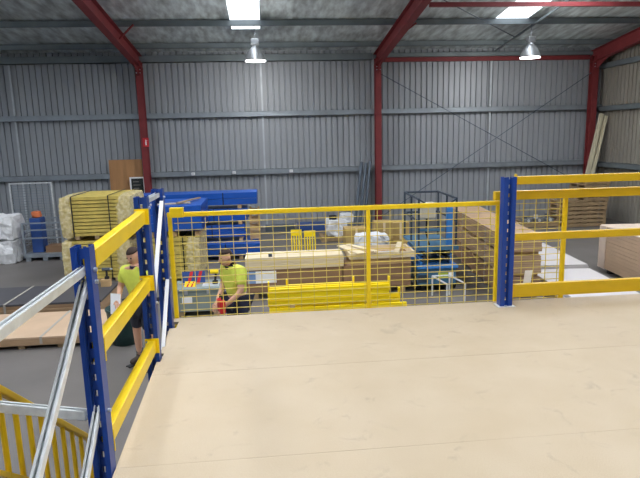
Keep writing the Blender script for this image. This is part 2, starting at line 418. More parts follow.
fr2 = thing('storage_rack', 'pair of blue perforated rack posts with white brace at the corner of deck', 'rack frame', (0, 0, 0))
upright(MB(), -.828, 3.75, .006, 2.83).build('upright', 'blue', fr2)
upright(MB(), -.852, 4.45, .006, 2.82).build('upright', 'blue', fr2)
for xx, yy in ((-.828, 3.75), (-.852, 4.45)): MB().box(xx-.07, xx+.07, yy-.03, yy+.10, 0, .006).build('foot_plate', 'galv', fr2)
cchan((-.828, 3.79, 2.79), (-.852, 4.49, 2.775), .036, .03).build('brace', 'galv', fr2)
for z in (2.73, 2.10, 1.47, .84): MB().bar((-.822, 4.47, z), (-.800, 3.80, z-.60), .026, .026).build('diagonal_brace', 'whitepaint', fr2)
for y, x in ((3.79, -.785), (4.49, -.809)):
    for z in (2.755, 2.1, 1.47): bolt(fr2, (x, y, z))
def single_post(x, label):
    g = thing('rack_upright', label, 'post', (x, 4.5, DZ))
    upright(MB(), 0, 0, .006, 1.12, .108).build('upright', 'blue', g)
    MB().box(-.075, .075, -.02, .095, 0, .006).build('foot_plate', 'galv', g)
    return g
single_post(2.025, 'free standing blue perforated post at the middle of the deck front edge')
single_post(4.72, 'blue perforated post at the right end of the yellow rails, past the photo edge')

def plated(name, label, group, body, plates, m='yellow'):
    ctr = (0, 0, 0)
    g = thing(name, label, 'rail', ctr, 0, group)
    for bd in body: bd.build('beam', m, g, bevel=.004)
    for pl in plates:
        e = pl.build('end_plate', m, g, bevel=.002)
    return g
for zn, zf, lab in ((2.68, 2.70, 'top yellow guard rail along the left edge of the deck'), (2.275, 2.25, 'middle yellow guard rail along the left edge of the deck'), (1.83, 1.805, 'lowest yellow guard rail along the left edge of the deck')):
    p, q = Vector((-.798, 2.482, zn)), Vector((-.826, 3.742, zf))
    g = plated('guard_rail', lab, None, [MB().bar(p, q, .05, .085)], [MB().box(-.872, -.778, 3.741, 3.748, zf-.05, zf+.055), MB().box(-.846, -.752, 2.477, 2.484, zn-.055, zn+.055)])
    for dz in (-.03, .035): bolt(g, (-.86, 3.740, zf+dz), (0, -1, 0), .006)
for z0, z1, lab in ((2.755, 2.822, 'top yellow beam at right, starting at the free standing blue post'), (2.275, 2.338, 'middle yellow beam at right, in front of the mesh gate'), (1.775, 1.89, 'deep lowest yellow beam at right, just above the deck')):
    plated('guard_rail', lab, None, [B(2.085, 4.66, 4.51, 4.555, z0, z1)], [B(2.080, 2.0845, 4.505, 4.56, z0-.02, z1+.02), B(4.661, 4.665, 4.505, 4.56, z0-.02, z1+.02)], 'yellowr')

def fence(name, label, x0, x1, y, z0, z1, mullions, mesh, fw=.034, top=True):
    g = thing(name, label, 'fence', (0, y, 0))
    if top: B(x0, x1, -fw/2, fw/2, z1-.038, z1).build('top_rail', 'yellow', g, bevel=.003)
    B(x0, x1, -fw/2, fw/2, z0, z0+.03).build('bottom_rail', 'yellow', g)
    for x in mullions: B(x-fw/2, x+fw/2, -fw/2, fw/2, z0+.03, z1-.038).build('fence_post', 'yellow', g, bevel=.003)
    w = MB(); r = .0026
    x = mesh[0]
    while x < mesh[1]:
        w.box(x-r, x+r, -.004, .002, z0+.02, z1-.04); x += .112
    z = z0+.04
    while z < z1-.05:
        w.box(mesh[0]-.03, mesh[1], .002, .008, z-r, z+r); z += .058
    w.build('wire_mesh', 'wire', g)
    return g
f1 = fence('mesh_fence', 'wide yellow wire mesh fence along the front edge of the deck', -.83, 2.03, 4.70, 1.60, 2.602, [-.81, .855, 2.01], (-.745, 1.99))
B(-.80, -.69, -.06, .0, 2.565, 2.645).build('end_bracket', 'yellow', f1, bevel=.003)
f2 = fence('mesh_gate', 'yellow mesh gate behind the right beams, right of the blue post', 2.04, 2.65, 4.70, 1.60, 2.66, [2.06, 2.625], (2.13, 2.61), top=False)
tag(B(1.945, 4.80, 4.605, 4.665, 2.615, 2.69).build('gate_beam', 'yellowr', bevel=.003), 'yellow beam passing behind the blue post, on top of the mesh gate', 'beam')
tag(MB().hexa([(2.255,4.688,1.795),(2.325,4.688,1.785),(2.325,4.69,1.785),(2.255,4.69,1.795),(2.275,4.688,1.965),(2.345,4.688,1.965),(2.345,4.69,1.965),(2.275,4.69,1.965)]).build('paper_tag', 'label'),
    'small white paper tag tied to the mesh right of the blue post', 'tag')

# stair with yellow balustrade, left of the deck
st = thing('stair_balustrade', 'yellow stair balustrade with handrail and upright bars, bottom left', 'balustrade', (-1.56, 0, 0))
def hz(y): return 1.815-(y-3.15)*.80
MB().bar((0, 2.2, hz(2.2)), (0, 4.52, hz(4.52)), .045, .045).build('handrail', 'yellowr', st, bevel=.008)
MB().bar((0, 2.2, hz(2.2)-.54), (0, 4.52, hz(4.52)-.54), .03, .03).build('bottom_rail', 'yellowr', st)
y = 2.3
while y < 4.45:
    MB().tube((0, y, hz(y)-.88), (0, y, hz(y)-.02), .017, 10).build('baluster', 'yellowr', st); y += .165
MB().box(-.022, .022, 4.5, 4.545, 0, hz(4.52)+.02).build('newel_post', 'yellowr', st, bevel=.004)
MB().bar((0, 2.2, hz(2.2)-.92), (0, 4.50, .08), .04, .16).build('stringer', 'yellowr', st)

# --------------------------------------------------------------- timber goods
def pack_layers(g, name, m, x0, x1, y0, y1, z0, z1, n, gap=.006, jit=.012):
    h = (z1-z0)/n
    for k in range(n):
        a, b = random.uniform(-jit, jit), random.uniform(-jit, jit)
        B(x0+a, x1+a, y0+b, y1+b, z0+k*h, z0+(k+1)*h-gap).build(name, m, g)

def sheets(name, cat, label_each, label_top, group, x0, x1, y0, y1, z0, n, th, m, mtop, rz=0, org=None, jit=.012):
    org = org or (0, 0, 0)
    for k in range(n):
        j, i = random.uniform(-jit, jit), random.uniform(-jit, jit)
        o = B(x0+j, x1+j, y0+i, y1+i, 0, th-.002).build(name, mtop if k == n-1 else m)
        o.location = (org[0], org[1], z0+k*th); o.rotation_euler.z = rz
        tag(o, label_top if k == n-1 else label_each, cat, group)

def skids(label, x0, x1, y0, y1, z0, h, n, group, axis='y', org=(0,0,0), rz=0):
    g = thing('timber_pallet', label, 'pallet', (org[0], org[1], z0), rz)
    for k in range(n):
        t_ = k/(n-1)
        if axis == 'y':
            x = x0+.05+(x1-x0-.1)*t_; B(x-.05, x+.05, y0, y1, 0, h-.02).build('bearer', 'pallet', g)
        else:
            yy = y0+.05+(y1-y0-.1)*t_; B(x0, x1, yy-.05, yy+.05, 0, h-.02).build('bearer', 'pallet', g)
    if axis == 'y': B(x0, x1, y0, y0+.1, h-.02, h).build('deck_slat', 'pallet', g); B(x0, x1, y1-.1, y1, h-.02, h).build('deck_slat', 'pallet', g)
    else: B(x0, x0+.1, y0, y1, h-.02, h).build('deck_slat', 'pallet', g); B(x1-.1, x1, y0, y1, h-.02, h).build('deck_slat', 'pallet', g)
    return g
# brown and dark sheet piles at left
skids('low timber base under the pale brown sheets at left', -5.2, -2.7, 8.8, 10.05, 0, .07, 5, None)
sheets('particleboard_sheet', 'board', 'pale brown sheet within the low pile on the left floor', 'top pale brown sheet of the low pile on the left floor', 'pale brown sheets on the left floor', -5.25, -2.66, 8.76, 10.1, .07, 5, .026, 'mdf', 'mdftop')
skids('low timber base under the black faced sheets at left', -6.3, -3.2, 10.4, 11.6, 0, .07, 5, None)
sheets('film_faced_sheet', 'board', 'brown edged sheet under the black top sheet at left', 'black faced top sheet of the pile behind the pale brown one', 'black faced sheets on the left floor', -6.35, -3.15, 10.36, 11.66, .07, 6, .038, 'mdf', 'darksheet')
for x, y0, y1, z, lab in ((-4.85, 10.36, 11.66, .30, 'pale strap lying across the black faced sheets'), (-3.62, 8.76, 10.1, .202, 'thin grey strap lying across the pale brown sheets')):
    tag(B(x-.02, x+.02, y0-.018, y1+.018, z, z+.004).add(*(lambda b: (b.v, b.f))(B(x-.02, x+.02, y0-.022, y0-.018, .09, z+.004))).build('strap', 'gstrap'), lab, 'strap')
# drill and carton on the dark sheets
c = thing('cardboard_carton', 'small open cardboard carton on the black faced sheets', 'box', (-3.32, 11.4, .298))
B(-.09, .09, -.07, .07, 0, .14).build('body', 'pine2', c); MB().bar((-.09, -.07, .14), (-.14, -.12, .18), .12, .004).build('flap', 'pine2', c)
c = thing('power_tool', 'dark power tool standing on the small cardboard carton', 'tool', (-3.30, 11.42, .442))
MB().box(-.04, .04, -.03, .03, 0, .05).build('battery', 'dark', c); MB().bar((0, 0, .05), (0, 0, .17), .035, .04).build('handle', 'dark', c, bevel=.006)
MB().tube((-.08, 0, .2), (.07, 0, .2), .035, 12).build('body', 'darksteel', c); MB().tube((.07, 0, .2), (.12, 0, .2), .015, 10).build('chuck', 'bolt', c)

# strapped bundles of yellow planks
def ybundle(label, x0, x1, y0, y1, z0, z1, n, strapx, seed, wl=.25, wr=.25):
    g = thing('strapped_bundle', label, 'bundle', (0, 0, z0), 0, 'yellow bundles wrapped in film')
    for xx in (x0+.1, (x0+x1)/2, x1-.1): B(xx-.05, xx+.05, y0, y1, 0, .08).build('bearer', 'pallet', g)
    pack_layers(g, 'plank', 'ystock', x0, x1, y0, y1, .08, z1-z0, n, .018, .014)
    H = z1-z0
    for sx in strapx: B(sx-.012, sx+.012, y0-.022, y0-.014, .06, H+.01).add(*(lambda b: (b.v, b.f))(B(sx-.012, sx+.012, y0-.022, y1, H+.002, H+.010))).build('strap', 'strap', g)
    if wl: MB().crumple(x0-wl, x0+.05, y0-.03, y1, .02, H-.004, .022, 13, .05, seed).build('end_wrap', 'film', g, smooth=False)
    if wr: MB().crumple(x1-.08, x1+wr, y0-.03, y1, .02, H-.004, .022, 13, .05, seed+5).build('end_wrap', 'film', g, smooth=False)
    return g
ybundle('upper bundle of pale yellow planks with black straps, stacked at left', -4.42, -3.35, 13, 14.6, 1.0, 1.98, 11, (-4.38, -3.57), 1)
ybundle('lower bundle of pale yellow planks under the strapped one at left', -4.46, -3.42, 13, 14.6, 0, .98, 11, (-3.62,), 2)
ybundle('bundle of pale yellow planks below the blue crate, behind the corner post', -2.75, -1.80, 12.6, 14.1, .0, 1.04, 10, (-1.92,), 3, .15, .24)
# blue pack on it
g = thing('blue_crate', 'square ended pack of blue steel panels resting on a yellow bundle', 'crate', (-2.1, 13.35, 1.05))
for xx in (-.5, 0, .5): B(xx-.05, xx+.05, -.7, .7, 0, .12).build('bearer', 'pine2', g)
B(-.62, .62, -.76, .80, .12, .13).build('base_sheet', 'dark', g)
for k in range(3): B(-.62, .62, -.78, .80, .13+k*.19, .13+(k+1)*.19-.008).build('panel', 'blued', g, bevel=.006)
for k in range(3): B(.622, .63, -.7, .7, .16+k*.19, .16+k*.19+.11).build('dark_side_plate', 'blue', g)  # raised darker blue plates on the right side
tag(MB().bar((-2.75, 12.75, 1.765), (-1.75, 12.98, 1.765), .05, .03).build('timber_batten', 'pine'), 'long pale batten lying on top of the blue crate', 'batten')
tag(MB().bar((-2.0, 12.68, 1.795), (-1.62, 13.7, 1.795), .06, .03).build('timber_batten', 'pallet'), 'short batten lying crosswise on top of the blue crate', 'batten')

# blue beam piles
def bluebundle(label, x0, x1, y0, z0, rows, per, h=.165, w=.2):
    g = thing('beam_bundle', label, 'bundle', (0, 0, z0), 0, 'bundles of long blue beams')
    for r in range(rows):
        for k in range(per):
            j = random.uniform(-.02, .02)
            B(x0, x1+j, y0+k*w, y0+(k+1)*w-.01, r*h, (r+1)*h-.006).build('beam', 'blued', g, bevel=.008)
    for xx in (x0+.6, x1-.9): B(xx-.012, xx+.012, y0-.008, y0, 0, rows*h).build('strap', 'strap', g)
    return g
bluebundle('topmost bundle of long blue beams against the back wall', -3.75, -.28, 15.2, 1.42, 2, 4)
bluebundle('second bundle of long blue beams from the top of the pile', -3.75, -.55, 15.2, .98, 2, 4)
bluebundle('third blue beam bundle, just above the protruding lowest one', -3.75, -.62, 15.2, .54, 2, 4)
bluebundle('lowest bundle of long blue beams, sticking out to the front', -3.2, -.25, 14.75, .10, 2, 6)
zs = [(0, .1), (.43, .54), (.87, .98), (1.31, 1.42)]
for i, (a, b) in enumerate(zs):
    for j, xx in enumerate((-3.1, -1.9, -.75)):
        h = b-a
        tag(B(xx-.05, xx+.05, (14.77 if i == 0 else 15.22), 15.95, a, b-.002).build('timber_spacer', 'pine2'),
            ('timber spacer under the %s bundle of blue beams, %s' % (['lowest', 'third', 'second', 'topmost'][i], ['hidden left end', 'mid length', 'right end'][j])), 'spacer', 'spacers in the blue beam pile')
for k, (x, z, w) in enumerate(((-.62, .545, .30), (-.16, .545, .2))):
    pass
# loose timber offcuts at right end of the blue pile, one small pallet standing on edge
def make_pallet(label, group, w=1.2, d=1.1, loc=(0,0,0), rz=0, m='pallet'):
    g = thing('pallet', label, 'pallet', loc, rz, group)
    for yy in (-d/2+.05, 0, d/2-.05): B(-w/2, w/2, yy-.04, yy+.04, .022, .118).build('bearer', m, g)
    for k in range(6):
        x = -w/2+.05+k*(w-.1)/5; B(x-.048, x+.048, -d/2, d/2, .119, .138).build('top_slat', m, g)
    for k in range(3):
        x = -w/2+.05+k*(w-.1)/2; B(x-.048, x+.048, -d/2, d/2, 0, .0215).build('bottom_slat', m, g)
    return g
# timber crate at right end of blue pile
g = thing('timber_crate', 'slatted timber crate at the right end of the blue beams', 'crate', (-.36, 15.45, .432))
for xx in (-.11, .11):
    for yy in (-.25, .25): B(xx-.025, xx+.025, yy-.03, yy+.03, 0, .86).build('corner_post', 'pine2', g)
for z in (.04, .26, .48, .70):
    B(-.14, .14, -.302, -.281, z, z+.11).build('slat', 'pine2', g)
    B(-.14, .14, .281, .302, z, z+.11).build('slat', 'pine2', g)

# grey steel box, coloured signs on top
g = thing('steel_box', 'grey green steel site box with white label, beside the bending man', 'box', (-1.33, 10.3, 0))
for xx in (-.32, .32): B(xx-.05, xx+.05, -.28, .28, 0, .09).build('skid', 'pallet', g)
B(-.42, .42, -.3, .3, .09, .47).build('body', 'steelbox', g, bevel=.012)
B(-.44, .44, -.32, .32, .472, .53).build('lid', 'steelbox', g, bevel=.012)
B(-.28, -.10, -.306, -.301, .25, .37).build('label_plate', 'label', g)
for xx in (-.2, .2): B(xx-.03, xx+.03, -.331, -.321, .43, .50).build('latch', 'bolt', g)
def tri_sign(label, loc, rz, cols, w=.42, h=.23, tilt=.3):
    g = thing('folded_sign', label, 'sign', loc, rz)
    q = MB(); q.hexa([(-w/2,0,0),(w/2,0,0),(w/2,.015,0),(-w/2,.015,0),(-w/2,tilt*h,h),(w/2,tilt*h,h),(w/2,tilt*h+.015,h),(-w/2,tilt*h+.015,h)])
    q.build('board', cols[0], g)
    e = lambda u, v: (u, v*tilt-.003, v)
    s = MB()
    for u in (-w*.3, w*.1):
        s.hexa([e(u,0), e(u+w*.14,0), (u+w*.14,.0,0), (u,0,0), e(u+w*.16,h), e(u+w*.3,h), (u+w*.3,tilt*h,h), (u+w*.16,tilt*h,h)])
    s.build('stripe', cols[1], g)
    return g
tri_sign('blue board with red stripes leaning back on the steel box', (-1.42, 10.30, .531), .1, ('stockblue', 'redplastic'))
tri_sign('small yellow board lying in front of the blue one, on the steel box', (-1.48, 10.12, .531), -.15, ('ydeep', 'redplastic'), .2, .08, 1.0)
tag(B(-1.25, -.95, 10.08, 10.35, .531, .545).build('clear_tray', 'galv'), 'flat silver tray lying on the right of the steel box lid', 'tray')

g = thing('cordless_drill', 'yellow and black cordless drill standing on the steel box, by the bending man', 'drill', (-1.02, 10.22, .547))
B(-.05, .05, -.035, .035, 0, .06).build('battery', 'dark', g, bevel=.008); MB().bar((0, 0, .06), (.02, 0, .19), .04, .05).build('handle', 'dark', g, bevel=.008)
MB().tube((.07, 0, .23), (-.08, 0, .23), .042, 14).build('body', 'ydeep', g, smooth=False); MB().tube((-.08, 0, .23), (-.13, 0, .23), .024, 12, .016).build('chuck', 'darksteel', g)
# long cartons, cream planks, tray with offcuts
g = thing('carton_stack', 'long brown carton pack under the cream planks, mid floor', 'carton', (0, 0, 0))
for xx in (-.3, .8, 1.9, 2.7): B(xx-.05, xx+.05, 10.92, 11.5, 0, .14).build('bearer', 'pallet', g)
B(-.48, 1.45, 10.9, 11.55, .14, .60).build('carton', 'carton', g, bevel=.006); B(1.47, 2.86, 10.9, 11.55, .14, .60).build('carton', 'carton', g, bevel=.006)
B(-.45, -.29, 10.893, 10.899, .33, .575).build('label_patch', 'labelblue', g); B(-.29, .12, 10.893, 10.899, .33, .575).build('label_patch', 'label', g)
for k in range(2):
    for j in range(3):
        a = random.uniform(-.03, .03)
        o = B(-.46+a, 1.50+a, 10.88+j*.2, 10.88+(j+1)*.2-.008, k*.125+.602, .602+(k+1)*.125-.004).build('timber_plank', 'pine', bevel=.004)
        tag(o, ['long cream plank in the lower row on the cartons', 'long cream plank in the upper row on the cartons'][k], 'plank', ['lower cream planks', 'upper cream planks'][k])
tag(B(-.02, .05, 10.94, 11.0, .85, .91).build('strap_buckle', 'darksteel'), 'small dark buckle on the left end of the cream planks', 'buckle')
tag(B(1.62, 2.86, 10.9, 11.52, .602, .74).build('flat_carton', 'pine2', bevel=.006), 'flat brown carton between the long cartons and the timber tray', 'carton')
g = thing('timber_tray', 'shallow timber tray with offcuts on the right end of the cartons', 'tray', (2.24, 11.2, .742))
B(-.62, .66, -.32, .4, 0, .015).build('base', 'pine2', g)
for yy in (-.34, .40): B(-.64, .68, yy-.02, yy+.02, 0, .12).build('side', 'pine', g)
for xx in (-.63, .67): B(xx-.02, xx+.02, -.32, .38, 0, .12).build('side', 'pine', g)
for k, (x, y, a, l, lab) in enumerate(((-.1, .0, .4, .4, 'short timber offcut lying crooked at the left inside the tray'), (.25, .1, -.5, .3, 'short timber offcut lying askew at the right inside the tray'), (.1, -.15, 1.0, .25, 'shortest timber offcut near the front side of the tray'))):
    o = MB().box(-l/2, l/2, -.03, .03, 0, .04).build('timber_offcut', 'pine2'); o.location = (2.24+x, 11.2+y, .758); o.rotation_euler.z = a; tag(o, lab, 'offcut')
o = MB().box(-.25, .25, -.12, .12, 0, .012).build('grey_sheet', 'galv'); o.location = (2.42, 11.08, .80); o.rotation_euler = (0, 0, .1); tag(o, 'blue grey metal sheet resting over offcuts in the tray', 'sheet')
for k, (x0, x1, lab) in enumerate(((1.58, 1.78, 'pale loose board bridging from the planks to the tray, left one'), (1.84, 1.96, 'narrow pale loose board slanting over the tray rim'))):
    o = MB().box(-(x1-x0)/2, (x1-x0)/2, -.48, .48, 0, .022).build('loose_board', 'pine'); o.location = ((x0+x1)/2, 11.2, .865+.024*k); o.rotation_euler.z = [.32, .5][k]; tag(o, lab, 'board')
o = MB().box(-.05, .05, -.55, .55, 0, .03).build('loose_board', 'pine'); o.location = (2.66, 11.2, .865); o.rotation_euler.z = -.3; tag(o, 'pale loose board slanting across the right end of the tray', 'board')

# yellow racking beams stack
for k, (x, lab) in enumerate(((.25, 'left timber bearer under the yellow beams'), (1.75, 'right timber bearer under the yellow beams'))):
    tag(B(x-.06, x+.06, 9.0, 9.75, 0, .11).build('timber_bearer', 'pine2'), lab, 'bearer')
def ybeam(x0, x1, y, z, h, label, group, tab=True):
    g = thing('pallet_rack_beam', label, 'beam', (x0, y, z), 0, group)
    B(0, x1-x0, 0, .05, 0, h).build('beam', 'ydeep', g, bevel=.005)
    B(0, x1-x0, -.008, 0, h*.45, h*.55).build('step_groove', 'yellow', g)
    if tab:
        for xx in (-.02, x1-x0-.01): B(xx, xx+.03, -.02, .06, -.0, h+.10).build('end_connector', 'ydeep', g)
    return g
for j in (0, 5):
    ybeam(-.04, 2.32, 9.02+.115*j, .111, .129, 'deep yellow beam in the bottom layer of the beam stack', 'bottom layer of yellow beams', False)
for j in (0, 5):
    ybeam(-.04, 2.3, 9.02+.115*j, .241, .129, 'deep yellow beam in the second layer of the beam stack', 'second layer of yellow beams', j == 5)
for k, (x, lab) in enumerate(((.35, 'left timber spacer between layers of the yellow beam stack'), (1.65, 'right timber spacer between layers of the yellow beam stack'))):
    tag(B(x-.04, x+.04, 9.03, 9.64, .371, .429).build('timber_spacer', 'pine2'), lab, 'spacer')
for j in range(3):
    ybeam(-.03+.015*(j % 2), 2.0, 9.05+.12*j, .43, .134, 'deep yellow beam in the third layer of the beam stack', 'third layer of yellow beams', False)
for j in range(3):
    if j != 2: ybeam(-.03, 2.0+.02*(j % 2), 9.05+.12*j, .565, .134, 'deep yellow beam in the top layer of the beam stack', 'top layer of yellow beams', j == 1)
ybeam(.28, 1.42, 9.29, .565, .134, 'short deep yellow beam with upright end tabs, within the top layer of the stack', None, True)

# wide chipboard stack, right of the lift
def packlong(label, org, rz, w, l, z0, z1, n, m='mdf'):
    g = thing('chipboard_pack', label, 'pack', (org[0], org[1], z0), rz, 'chipboard packs right of the lift')
    for k in range(5):
        yy = .15+k*(l-.3)/4; B(.02, w-.02, yy-.05, yy+.05, 0, .08).build('bearer', 'pine2', g)
    h = (z1-z0-.08)/n
    for k in range(n):
        a = random.uniform(-.01, .01); B(a, w+a, 0, l, .08+k*h, .08+(k+1)*h-.005).build('board', m, g)
    for yy in (l*.25, l*.7): B(-.016, w+.016, yy-.012, yy+.012, z1-z0+.001, z1-z0+.006).build('strap', 'gstrap', g); B(-.018, -.012, yy-.012, yy+.012, .05, z1-z0+.006).build('strap', 'gstrap', g)
    return g
RZ = -radians(5.8)
for k, (a, b, lab) in enumerate(((0, .42, 'bottom chipboard pack of the long stack beside the lift'), (.421, .84, 'middle chipboard pack of the long stack beside the lift'), (.841, 1.25, 'top chipboard pack of the long stack beside the lift'))):
    packlong(lab, (4.42, 10.1), RZ, .76, 4.3, a, b, 7, 'mdf' if k else 'carton')
# white boards
skids('dark timber base under the nearer white board pile', 0, 1.25, 0, 2.3, 0, .12, 4, None, 'x', (5.28, 8.85, 0), RZ)
sheets('white_panel', 'board', 'white board within the nearer white pile at right', 'top white board of the nearer pile at right', 'nearer white boards', 0, 1.28, 0, 2.32, .12, 5, .032, 'white', 'white', RZ, (5.28, 8.85))
skids('dark timber base under the farther white board pile', 0, 1.25, 0, 2.3, 0, .12, 4, None, 'x', (5.55, 11.32, 0), RZ)
sheets('white_panel', 'board', 'white board within the farther white pile at right', 'top white board of the farther pile at right', 'farther white boards', 0, 1.30, 0, 2.45, .12, 6, .034, 'white', 'white', RZ, (5.55, 11.32))
# wrapped pack at right
g = thing('wrapped_pack', 'big film wrapped pack of pinkish boards at the right', 'pack', (7.24, 9.2, 0), RZ)
for k in range(4): B(.05, 1.5, .2+k*.7, .3+k*.7, 0, .1).build('bearer', 'dark', g)
pack_layers(g, 'board', 'mdftop', 0, 1.6, 0, 2.65, .1, 1.04, 12, .005, .006)
B(-.02, 1.62, -.02, 2.67, 1.042, 1.07).build('film_top', 'tanfilm', g, bevel=.02)
B(-.03, -.008, 2.4, 2.68, .1, 1.05).build('film_corner', 'tanfilm', g)

# pallets stack in the corner
P0 = make_pallet('wooden pallet at the bottom of the tall corner stack', 'pallets in the right corner', 1.42, 1.1, (10.45, 17.95, 0))
names = ['bottom', 'second', 'third', 'fourth', 'fifth', 'sixth']
for k in range(1, 6):
    c = copy_tree(P0); c.location = (10.45+random.uniform(-.03, .03), 17.95+random.uniform(-.03, .03), .139*k); c.rotation_euler.z = random.uniform(-.03, .03)
    c['label'] = 'wooden pallet, %s from the floor in the wide corner stack' % names[k]
P0['label'] = 'wooden pallet, lowest on the floor in the wide corner stack'
P1 = make_pallet('small pallet', 'small pallets on the corner stack', .82, 1.0, (10.83, 17.95, .139*6))
for k in range(1, 5):
    c = copy_tree(P1); c.location = (10.83+random.uniform(-.02, .02), 17.95, .139*(6+k)); c['label'] = 'small pallet, %s of the five atop the corner stack' % names[k]
P1['label'] = 'small pallet, lowest of the five atop the corner stack'
for k, (x0, x1, y) in enumerate(((11.08, 11.98, 19.0), (11.25, 12.12, 18.98))):
    g = thing('leaning_channel', ['longer cream metal channel leaning on the corner column, left one', 'cream metal channel leaning on the corner column, right one'][k], 'channel', (x0, y, 0))
    dx = x1-x0; z1 = 3.72-.08*k
    MB().bar((0, 0, .06), (dx, .35, z1), .13, .09, (0, 1, 0)).build('channel', 'cream', g)
    MB().bar((dx*.5, .08, z1*.5), (dx, .26, z1-.02), .03, .03, (0, 1, 0)).build('lip', 'cream', g)
    MB().box(-.08, .08, -.05, .08, 0, .06).build('foot', 'cream', g)
for k in range(3):
    tag(MB().tube((3.0+.17*k, 19.15, .0), (3.36+.155*k, 19.62, 2.25-.05*(k == 1)), .055, 10).build('leaning_pipe', 'darksteel'),
        ['leftmost dark pipe leaning on the wall by the middle column', 'middle dark pipe leaning on the wall by the middle column', 'dark pipe nearest the middle column, leaning on the wall'][k], 'pipe', 'dark pipes by the middle column')
# plywood and blackboard at left
tag(MB().hexa([(-5.3,19.68,0),(-4.20,19.68,0),(-4.20,19.70,0),(-5.3,19.70,0),(-5.3,19.79,2.55),(-4.20,19.79,2.55),(-4.20,19.81,2.55),(-5.3,19.81,2.55)]).build('plywood_sheet', 'ply'), 'upright brown plywood sheet leaning on the back wall', 'board')
g = thing('framed_notice', 'small dark notice in a white frame, hung on the plywood sheet', 'notice', (-4.38, 19.66, 1.3))
B(-.20, .20, 0, .015, .04, .62).build('board', 'boardblack', g)
for a in ((-.25, -.2, 0, .66), (.2, .25, 0, .66), (-.2, .2, 0, .05), (-.2, .2, .61, .66)): B(a[0], a[1], -.01, .02, a[2], a[3]).build('frame', 'label', g)
for k in range(4): B(-.14, .1-.05*(k % 2), -.004, -.001, .16+.11*k, .175+.11*k).build('chalk_line', 'gstrap', g)
g = thing('safety_sign', 'small red sign with white pictogram on the left column', 'sign', (-3.96, 19.518, 2.97))
B(-.10, .10, -.006, 0, 0, .29).build('plate', 'signred', g)
q = MB().box(-.022, .022, -.010, -.0065, .05, .17).box(-.012, .012, -.010, -.0065, .172, .20)
q.tube((-.0, -.0065, .215), (0, -.010, .215), .018, 10).bar((.0, -.008, .19), (.05, -.008, .20), .003, .012)
q.build('pictogram', 'label', g)

# left rear: wrapped sacks and wire cage
for k in range(2):
    tag(MB().crumple(-7.75, -6.80+.04*k, 15.4, 16.3, 0, .64, .06, 5, .09, 11+k).build('wrapped_sack', 'wfilm', loc=(0, 0, .645*k)), ['lower white film wrapped sack at the left edge', 'upper white film wrapped sack at the left edge'][k], 'sack', 'white sacks')
g = thing('wire_stillage', 'galvanised wire stillage with rails, holding a blue case, at left', 'cage', (-6.12, 16.2, 0))
for xx in (-.45, 0, .45): B(xx-.07, xx+.07, -.5, .5, 0, .1).build('foot', 'girt', g)
B(-.53, .53, -.52, .52, .1, .2).build('base_tray', 'girt', g)
for xx in (-.51, .51):
    for yy in (-.5, .5): B(xx-.025, xx+.025, yy-.025, yy+.025, .2, 1.06).build('post', 'girt', g)
for z in (.62, .84, 1.03): B(-.49, .49, -.52, -.49, z, z+.035).build('front_rail', 'girt', g)
w = MB()
for k in range(8): z = .28+k*.1; w.box(-.49, .49, .495, .505, z, z+.012)
for k in range(10): x = -.45+k*.1; w.box(x-.004, x+.004, .488, .494, .2, 1.03)
w.build('back_mesh', 'girt', g)
B(-.54, .54, .48, .52, 1.03, 1.07).build('top_rail', 'girt', g)
for xx in (-.505, .505):
    w = MB()
    for k in range(7): w.box(xx-.004, xx+.004, -.47, .47, .3+k*.11, .308+k*.11)
    w.build('side_mesh', 'girt', g)
g = thing('wire_screen', 'tall grey wire mesh panel standing behind the stillage at left', 'panel', (-7.05, 17.6, 0))
for xx in (-.60, .60): B(xx-.02, xx+.02, -.02, .02, .012, 1.98).build('post', 'galv', g); B(xx-.05, xx+.05, -.3, .3, 0, .012).build('foot', 'galv', g)
B(-.62, .62, -.02, .02, 1.98, 2.02).build('top_rail', 'galv', g)
w = MB()
for k in range(24): z = .12+k*.078; w.box(-.58, .58, -.012, .0, z, z+.02)
for k in range(9): x = -.52+k*.13; w.box(x-.005, x+.005, .0, .01, .05, 1.98)
w.build('wire_mesh', 'girt', g)
tag(B(-6.5, -6.2, 15.86, 16.2, .202, 1.16).build('blue_drum_case', 'stockblue', bevel=.02), 'tall blue plastic case standing in the wire stillage', 'case')
tag(MB().crumple(-6.44, -6.24, 15.9, 16.1, 1.162, 1.34, .03, 9, .05, 4).build('bundled_rag', 'orange'), 'small orange and white bundle on top of the blue case', 'bundle')
o = B(-.3, .3, -.2, .2, 0, .18).build('cardboard_box', 'carton'); o.location = (-5.83, 16.02, .202); tag(o, 'flat brown cardboard box lying in the wire stillage', 'box')

# middle rear: yellow slotted panels, wrapped machine, white sack, cartons
def slotted(label, x0, x1, y, h):
    g = thing('slotted_panel', label, 'panel', (x0, y, 0), 0, 'yellow slotted panels')
    w = x1-x0; lean = .12
    def br(a, b, c, d, n): MB().hexa([(a,c*lean,c),(b,c*lean,c),(b,c*lean+.03,c),(a,c*lean+.03,c),(a,d*lean,d),(b,d*lean,d),(b,d*lean+.03,d),(a,d*lean+.03,d)]).build(n, 'ydeep', g)
    br(0, w, h-.16, h, 'top_band'); br(0, w, 0, .06, 'bottom_band')
    for k in range(5):
        u = k*(w-.03)/4; br(u, u+.03, .06, h-.16, 'bar')
    MB().bar((w/2, .03+lean*h*.8, h*.8), (w/2, .4, 0), .03, .03).build('stay', 'ydeep', g)
slotted('yellow slotted panel standing on the floor, left of two', .60, .89, 14.8, .72)
slotted('yellow slotted panel standing on the floor, nearer the white machine', .96, 1.27, 14.9, .66)
P2 = make_pallet('pallet under the white wrapped machine', None, 1.1, .9, (2.15, 17.1, 0))
